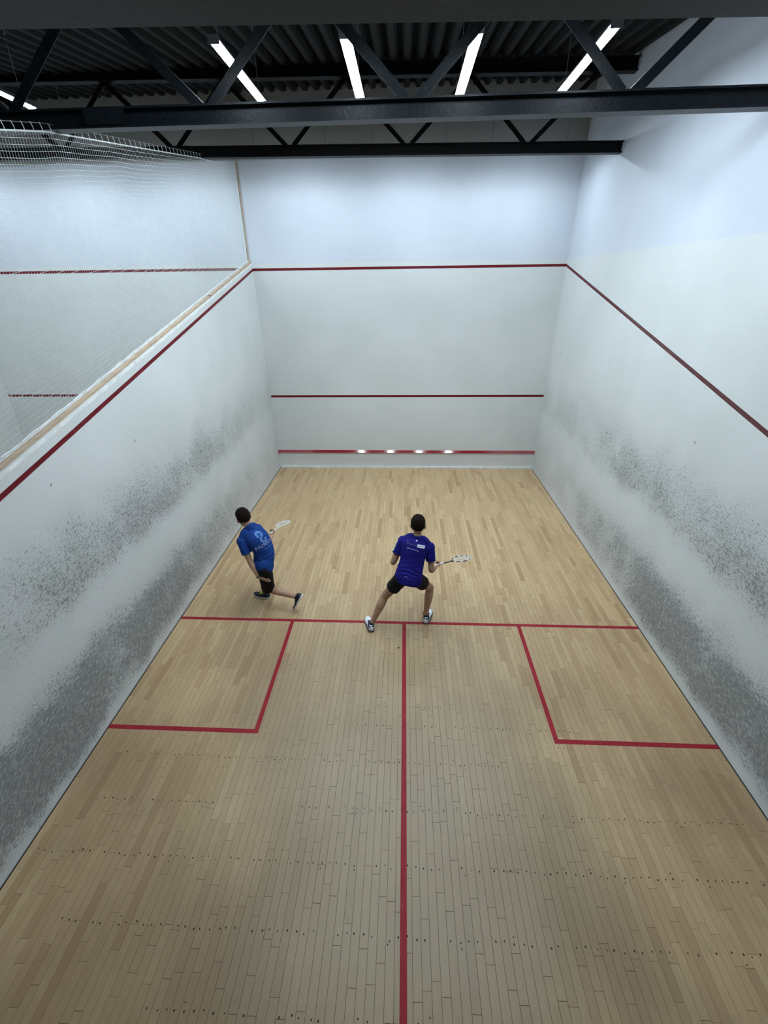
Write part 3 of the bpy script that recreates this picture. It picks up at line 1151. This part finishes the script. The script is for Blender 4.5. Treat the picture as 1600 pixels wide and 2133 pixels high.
def racket(root, butt, tip, face_n, mats):
    """squash racket from butt to tip: grip, shaft, head frame, bumper, strings"""
    mf, mw, mg, ms = mats
    butt, tip = Vector(butt), Vector(tip)
    d = (tip-butt).normalized()
    n = Vector(face_n); n = (n-d*n.dot(d)).normalized()
    s = d.cross(n)
    L = .685
    P = lambda t, a: butt + d*t + s*a
    bm = bmesh.new()
    sweep(bm, [P(0, 0), P(.01, 0), P(.10, 0), P(.185, 0), P(.195, 0)], [.017, .0165, .0148, .0150, .0125], 10)
    part('grip', bm, mg, root, smooth=True)
    bm = bmesh.new()
    sweep(bm, [P(.19, 0), P(.30, 0), P(.34, 0)], [.0085, .008, .008], 8)
    part('shaft', bm, mf, root, smooth=True)
    loop = []
    for k in range(48):
        a = 2*math.pi*k/48
        t = .515 - math.cos(a)*.162
        wd = math.sin(a)*.098*(1-.20*max(0, math.cos(a)))
        loop.append((t, wd))
    bm = bmesh.new()
    sweep(bm, [P(t, a) for t, a in loop], [(.0062, .0105)]*48, 8, side=n, closed=True)
    part('head_frame', bm, mf, root, smooth=True)
    bm = bmesh.new()
    for s0 in (-1, 1):
        sweep(bm, [P(.325, 0), P(.365, s0*.018), P(.385, s0*.046)], [.0075, .0068, .0062], 6)
    part('throat', bm, mf, root, smooth=True)
    bm = bmesh.new()
    arc = loop[16:33]
    sweep(bm, [P(t+.006*math.cos(math.pi-2*math.pi*(k+16)/48), a*1.04) for k, (t, a) in enumerate(arc)], .0062, 6)
    part('bumper', bm, mg, root, smooth=True)
    for k in (4, 9, 14, 18, 22):      # pale blocks printed on the frame
        for q in (k, 48-k):
            bm = bmesh.new()
            sweep(bm, [P(*loop[(q+j) % 48]) for j in range(-1, 2)], [(.0066, .0112)]*3, 8, side=n)
            part('frame_print', bm, mw, root, smooth=True)
    bm = bmesh.new()
    def half_w(t):
        c = (.515-t)/.162
        return math.sqrt(max(0, 1-c*c))*.098*(1-.20*max(0, c))
    for i in range(-6, 7):
        a = i*.0145
        ts = [.353+.324*j/40 for j in range(41) if half_w(.353+.324*j/40) > abs(a)]
        if ts: sweep(bm, [P(ts[0], a), P(ts[-1], a)], .0011, 4)
    for j in range(1, 19):
        t = .353+.324*j/19
        w = half_w(t)
        if w > .01: sweep(bm, [P(t, -w), P(t, w)], .0011, 4)
    o = part('strings', bm, ms, root)
    o['kind'] = 'stuff'
    return root


SK = skin_material('skin_tan', (0.40, 0.235, 0.155))
SK2 = skin_material('skin_fair', (0.44, 0.265, 0.185))
HB = hair_material('hair_dark', (0.011, 0.0075, 0.0055))
EW = plain('eye_white', (0.8, 0.8, 0.78), 0.3)
EI = plain('eye_dark', (0.05, 0.03, 0.02), 0.3)
NAVY = plain('shoe_navy', (0.015, 0.018, 0.035), 0.6)
SHOEW = plain('shoe_white', (0.74, 0.76, 0.80), 0.5)
SOLEW = plain('sole_white', (0.72, 0.72, 0.72), 0.6)
SOLEG = plain('sole_gum', (0.10, 0.10, 0.11), 0.7)
LIME = plain('shoe_lime', (0.55, 0.68, 0.05), 0.5)
BLACKF = fabric('shorts_black', (0.005, 0.005, 0.007), (0.010, 0.010, 0.012), 0.5)
GRIPB = plain('grip_black', (0.02, 0.02, 0.02), 0.7)
GRIPW = plain('grip_white', (0.75, 0.74, 0.70), 0.7)
FRAMEK = plain('frame_black', (0.018, 0.018, 0.02), 0.3)
FRAMEW = plain('frame_white', (0.78, 0.78, 0.74), 0.35)
STRING = plain('string_white', (0.72, 0.72, 0.70), 0.5)


def player(label, J, blue, blue2, skin, shoes, hem, shorts_len, torso_pad=0.0, seed=0, low=.078, tilt=0.0, wsc=1.0):
    """J: joint positions in metres; returns (root, parts, head frame)"""
    hipc = (J['hipL']+J['hipR'])/2
    root = empty('person', (hipc.x, hipc.y, 0), label, 'person', 'squash players')
    c7, hd = J['c7'], J['head']
    shc = (J['shL']+J['shR'])/2
    lat0 = (J['hipR']-J['hipL']).normalized()
    lat1 = (J['shR']-J['shL']).normalized()
    axis = (c7-hipc).normalized()
    fwd = J['fwd']
    # ---- body: one continuous surface
    bm = bmesh.new()
    mid = hipc.lerp(c7, .45) + J.get('bend', V(0, 0, 0))
    chest = hipc.lerp(c7, .76) + J.get('bend', V(0, 0, 0))*.6
    spine = [hipc-axis*(min(.07, low-.01) if low > .02 else -.02), hipc, hipc.lerp(mid, .45), mid, chest, shc.lerp(c7, .35)]
    wid = [(.115, .085), (.155, .100), (.145, .092), (.138, .085), (.162, .100), (.120, .070)]
    wid = [(a*wsc, b*wsc) for a, b in wid]
    p, r = spline(spine, wid, 5)
    N = len(p)
    rings_for = (p, r)
    for i in range(N):
        pass
    def torso(bm, grow, lo=0.0, ease=0.0):
        rr = []
        M_ = 22
        first = None
        prevring = None
        rings = []
        for i in range(N):
            f = i/(N-1)
            if f < lo: continue
            lat = lat0.lerp(lat1, f).normalized()
            t = (p[min(i+1, N-1)]-p[max(i-1, 0)]).normalized()
            lat = (lat-t*lat.dot(t)).normalized()
            dp = t.cross(lat)
            a, b = r[i]
            a += grow + ease*(1-f)
            b += grow + ease*(1-f)*.8
            ring = []
            for k in range(M_):
                q = 2*math.pi*k/M_
                cx, sx = math.cos(q), math.sin(q)
                ex = abs(cx)**.85*(1 if cx >= 0 else -1)
                ey = abs(sx)**.85*(1 if sx >= 0 else -1)
                ring.append(bm.verts.new(p[i]+lat*(ex*a)+dp*(ey*b)))
            rings.append(ring)
        for A, B in zip(rings, rings[1:]):
            for k in range(M_):
                bm.faces.new((A[k], A[(k+1) % M_], B[(k+1) % M_], B[k]))
        bm.faces.new(rings[0][::-1]); bm.faces.new(rings[-1])
    torso(bm, -.010)
    for s, n in ((-1, 'L'), (1, 'R')):
        sh, el, wr = J['sh'+n], J['el'+n], J['wr'+n]
        limb(bm, [shc.lerp(sh, .35)+(c7-shc)*.25, sh.lerp(shc, .22), sh], [.050, .058, .056], 14)
        limb(bm, [sh, sh.lerp(el, .35), el.lerp(sh, .15), el], [.054, .049, .041, .039], 14)
        limb(bm, [el, el.lerp(wr, .25), el.lerp(wr, .6), wr], [.040, .043, .034, (.028)], 14)
        hp, kn, an = J['hip'+n], J['kn'+n], J['an'+n]
        limb(bm, [hp, hp.lerp(kn, .3), hp.lerp(kn, .75), kn], [.086, .082, .063, .056], 16)
        back = J.get('calf'+n, -fwd)*.014
        limb(bm, [kn, kn.lerp(an, .28)+back, kn.lerp(an, .55)+back*.6, kn.lerp(an, .85), an], [.053, .059, .049, .037, .038], 16)
        hand(bm, wr, *J['hand'+n])
    nk = c7 + (hd-c7)*.45
    limb(bm, [shc.lerp(c7, .6), c7.lerp(hd, .12), nk, hd-J['up']*.03], [.062, .056, .054, .056], 14)
    # trapezius
    for n in 'LR':
        limb(bm, [c7.lerp(hd, .12), c7.lerp(J['sh'+n], .45), J['sh'+n]], [.034, .038, .040], 12)
    fr = head(bm, hd, J['up'], J['look'])
    b = fuse(bm, .0058, 3, .5)
    body = part('body', b, skin, root, smooth=True)
    hair(fr, HB, root, seed)
    eyes(fr, root, EW, EI)
    # ---- shirt
    bm = bmesh.new()
    torso(bm, .012+torso_pad, 0.0, .026)
    flat_limb(bm, [hipc-axis*low+lat0*tilt, hipc-axis*(low-.06), hipc+axis*.05, hipc+axis*.12], [(.168*wsc, .122), (.186*wsc, .132), (.180*wsc, .126), (.160*wsc, .112)], 22, lat0)
    for n in 'LR':
        sh, el = J['sh'+n], J['el'+n]
        limb(bm, [shc.lerp(c7, .5), c7.lerp(sh, .45)+J['up']*.010, sh.lerp(shc, .18), sh], [.052, .060, .063, .062], 14)
        limb(bm, [shc.lerp(sh, .3), sh.lerp(shc, .25)-axis*.03, sh-axis*.02], [.075, .072, .064], 14)
        flat_limb(bm, [sh, sh.lerp(el, .3), sh.lerp(el, hem)], [.064, .065, .068], 16)
        limb(bm, [sh, sh.lerp(el, .2)], [.062, .064], 14)
    flat_limb(bm, [shc.lerp(c7, .2), c7.lerp(hd, -.12), c7.lerp(hd, .05)], [.085, .074, .067], 16)
    b = fuse(bm, .0075, 4, .5)
    def fold(co):
        f = (co-hipc).dot(axis)
        a = math.exp(-((f-.13)/.10)**2)
        x = (co-hipc).dot(lat0)
        ph = (f + .35*x*x*4 + .02*mnoise.noise(co*7))*2*math.pi/.052
        return a*.0055*math.sin(ph)*(0.6+mnoise.noise(co*5+V(seed, 0, 0))) + .004*mnoise.noise(co*9)
    wrinkle(b, fold)
    sm = fabric('shirt_blue', blue, blue2, 0.35)
    shirt = part('shirt', b, sm, root, smooth=True)
    # ---- shorts
    bm = bmesh.new()
    q = hipc
    flat_limb(bm, [q-axis*.085, q-axis*.02, q+axis*.06, q+axis*.12], [(.130, .092), (.160, .106), (.158, .104), (.146, .094)], 20, lat0)
    for n in 'LR':
        hp, kn = J['hip'+n], J['kn'+n]
        limb(bm, [hp+axis*.03, hp], [.098, .102], 16)
        flat_limb(bm, [hp, hp.lerp(kn, shorts_len*.5), hp.lerp(kn, shorts_len)], [.102, .098, .096], 16)
    b = fuse(bm, .0085, 4, .5)
    wrinkle(b, lambda co: .006*mnoise.noise(co*11+V(3, seed, 0)))
    part('shorts', b, BLACKF, root, smooth=True)
    for n in 'LR':
        heel, toe, upv, mats = shoes[n]
        shoe(root, heel, toe, upv, J['an'+n], mats)
    return root, shirt, fr, shc, axis, lat1, hipc


# right-hand player, lunging with the racket out to the right
J2 = dict(
    hipL=V(-.045, 4.25, .79), hipR=V(.140, 4.25, .79), knL=V(-.270, 4.31, .435), knR=V(.352, 4.46, .485), anL=V(-.440, 4.185, .085), anR=V(.300, 4.36, .090),
    c7=V(.162, 4.50, 1.285), shL=V(-.030, 4.50, 1.225), shR=V(.335, 4.46, 1.155), elL=V(-.155, 4.39, .945), elR=V(.352, 4.345, .862),
    wrL=V(-.060, 4.62, .985), wrR=V(.425, 4.545, .765), head=V(.172, 4.555, 1.425), up=V(.02, .10, 1).normalized(), look=V(.10, 1, -.12), fwd=V(.1, .85, -.4).normalized(),
    calfL=V(-.2, -1, 0), calfR=V(0, -1, 0),
    handL=(V(.45, .75, .35), V(.8, -.2, -.3), (.35, .45, .4), 1), handR=(V(.35, .62, -.25), V(-.55, .2, .75), (.95, 1.15, .8), 1, 1.0, .04, 1.2))
sh2 = dict(L=(V(-.440, 4.090, .002), V(-.525, 4.360, .002), V(0, 0, 1), (SOLEG, SHOEW, NAVY, NAVY)), R=(V(.292, 4.265, .002), V(.372, 4.535, .002), V(0, 0, 1), (SOLEG, SHOEW, NAVY, NAVY)))
p2, shirt2, fr2, shc2, ax2, lat2, hip2 = player('player in royal blue shirt lunging wide with his racket held out to the right', J2,
                                            (0.008, 0.006, 0.130), (0.012, 0.009, 0.180), SK, sh2, .62, .52, .0, 3)
dc = Decal(shirt2, J2['c7']-ax2*.115, lat2, ax2)
WHITE = plain('print_white', (0.72, 0.74, 0.86), 0.7)
GREYP = plain('print_grey', (0.075, 0.085, 0.17), 0.7)
LILAC = plain('print_lilac', (0.26, 0.26, 0.50), 0.7)
b = bmesh.new(); poly2d(b, [(-.012, .062), (-.004, .056), (.010, .058), (.014, .066), (.006, .074), (-.006, .072)]); dc.put(b, 'neck_mark', WHITE)
b = bmesh.new(); poly2d(b, [(.022, -.012), (.120, -.012), (.120, .026), (.022, .026)]); dc.put(b, 'white_patch', WHITE)
b = bmesh.new(); stroke2d(b, [(.034+.0075*i, .007+.007*math.sin(i*2.2)) for i in range(11)], .0055); dc.put(b, 'patch_lettering', GREYP, .0032)
b = bmesh.new(); stroke2d(b, [(-.118, .040), (-.104, .030), (-.112, .008), (-.098, .000)], .009)
stroke2d(b, [(-.096+.0068*i, .006+.011*math.sin(i*1.9)*(1-.03*i)) for i in range(17)], .006); dc.put(b, 'script_lettering', GREYP)
b = bmesh.new(); poly2d(b, [(-.105, -.054), (-.052, -.058), (-.052, -.046), (-.105, -.042)]); poly2d(b, [(-.044, -.058), (-.018, -.060), (-.008, -.040), (-.016, -.046), (-.030, -.047), (-.044, -.047)]); poly2d(b, [(-.006, -.060), (.052, -.066), (.052, -.053), (-.006, -.048)]); dc.put(b, 'lower_lettering', LILAC)
b = bmesh.new(); stroke2d(b, [(-.030, .0), (-.010, .004), (.010, -.002)], .006); bmesh.ops.translate(b, verts=b.verts, vec=(-.02, -.415, 0)); dc.put(b, 'hem_mark', LILAC)
GREENP = plain('panel_green', (0.42, 0.60, 0.46), 0.7)
for n, sg in (('L', -1), ('R', 1)):          # pale green panels down the outside of the sleeves
    a, e = J2['sh'+n], J2['el'+n]
    ad = (e-a).normalized()
    out = (lat2*sg + V(0, -.22, 0)); out = (out-ad*out.dot(ad)).normalized()
    dcs = Decal(shirt2, a.lerp(e, .28), ad.cross(out)*-1 if False else (-ad).cross(out), -ad)
    b = bmesh.new(); poly2d(b, [(-.024, -.085), (.024, -.085), (.022, .075), (-.022, .075)])
    dcs.put(b, 'sleeve_panel', GREENP, .003)
r2 = empty('squash_racket', (J2['wrR'].x, J2['wrR'].y, 0), 'black and white squash racket in the right hand of the lunging player', 'racket', 'squash rackets')
hv = V(.35, .62, -.25).normalized()
gp = J2['wrR'] + hv*.085 + V(-.004, .004, .014)
tip2 = V(.912, 4.90, .690)
dr = (tip2-gp).normalized()
vw = (gp-CAM).normalized(); vw = (vw-dr*vw.dot(dr)).normalized()
face2 = vw*.45 + vw.cross(dr)*.89
racket(r2, gp-dr*.10, gp+dr*.585, face2, (FRAMEK, FRAMEW, GRIPW, STRING))

# left-hand player, stepping towards the left wall, seen from behind
J1 = dict(
    hipL=V(-2.030, 4.66, .690), hipR=V(-1.960, 4.52, .680), knL=V(-2.070, 4.96, .430), knR=V(-1.985, 4.615, .265), anL=V(-2.085, 4.775, .090), anR=V(-1.560, 4.50, .245),
    c7=V(-2.175, 4.735, 1.262), shL=V(-2.255, 4.590, 1.115), shR=V(-2.125, 4.905, 1.135), elL=V(-2.145, 4.515, .830), elR=V(-2.010, 4.93, .900),
    wrL=V(-2.030, 4.450, .615), wrR=V(-1.990, 5.075, .895), head=V(-2.248, 4.775, 1.380), up=V(-.20, .10, 1).normalized(), look=V(-.75, .75, -.1), fwd=V(-.65, .60, -.3).normalized(),
    bend=V(.100, -.02, .0), calfL=V(.3, -1, 0), calfR=V(0, .1, 1),
    handL=(V(.13, -.01, -.06), V(.2, .8, .3), (.10, .15, .15), -1, 1.0, .25, .1), handR=(V(.05, .62, .10), V(-.7, 0, .4), (.95, 1.1, .8), 1, 1.0, .04, 1.2))
sh1 = dict(L=(V(-2.035, 4.742, .002), V(-2.298, 4.815, .002), V(0, 0, 1), (SOLEW, NAVY, NAVY, LIME)), R=(V(-1.450, 4.485, .275), V(-1.585, 4.470, .030), V(-.86, .12, .48), (SOLEW, NAVY, NAVY, LIME)))
p1, shirt1, fr1, shc1, ax1, lat1_, hip1 = player('player in a medium blue shirt stepping left near the left wall with his back turned', J1,
                                            (0.008, 0.038, 0.190), (0.012, 0.052, 0.245), SK2, sh1, .62, .94, -.010, 8, .020, .022, .95)
bm = bmesh.new()
wd = (J1['wrL']-J1['elL']).normalized()
o_ = wd.orthogonal().normalized(); o2 = wd.cross(o_)
sweep(bm, [J1['wrL']-wd*.012+o_*(math.cos(k*math.pi/8)*.031)+o2*(math.sin(k*math.pi/8)*.031) for k in range(16)], .0068, 6, closed=True)
part('wristband', bm, GRIPB, p1, smooth=True)
dc = Decal(shirt1, shc1.lerp(J1['c7'], .3)-ax1*.13, lat1_, ax1)
SKY = plain('print_sky', (0.085, 0.21, 0.50), 0.7)
PALE = plain('print_pale', (0.50, 0.56, 0.78), 0.7)
dc.o = dc.o - dc.r*.035 + dc.u*.02
b = bmesh.new()   # emblem: two interlocking hooks
arc = [(.030+.034*math.cos(a*math.pi/10), .062+.034*math.sin(a*math.pi/10)) for a in range(10, -6, -1)]
stroke2d(b, [(-.004, .028), (-.004, .050)] + arc, .036)
arc = [(.038+.034*math.cos(a*math.pi/10), -.020+.034*math.sin(a*math.pi/10)) for a in range(6, 22)]
stroke2d(b, arc, .030)
dc.put(b, 'emblem', SKY)
b = text2d('HUNVY', .060, .012, -.112, 1.2); dc.put(b, 'lettering', PALE)
b = bmesh.new(); stroke2d(b, [(-.002, -.135), (-.006, -.160), (.010, -.158)], .006); stroke2d(b, [(.012+.0045*i, -.150+.008*math.sin(i*1.5)) for i in range(16)], .004); dc.put(b, 'small_lettering', SKY)
r1 = empty('squash_racket', (J1['wrR'].x, J1['wrR'].y, 0), 'pale squash racket held in front of the left player', 'racket', 'squash rackets')
hv = V(.05, .62, .10).normalized()
gp = J1['wrR'] + hv*.085 + V(-.012, 0, .012)
tip1 = V(-1.955, 5.64, .800)
dr = (tip1-gp).normalized()
vw = (gp-CAM).normalized(); vw = (vw-dr*vw.dot(dr)).normalized()
face1 = vw*.50 + vw.cross(dr)*.86
racket(r1, gp-dr*.10, gp+dr*.585, face1, (FRAMEW, FRAMEW, GRIPW, STRING))
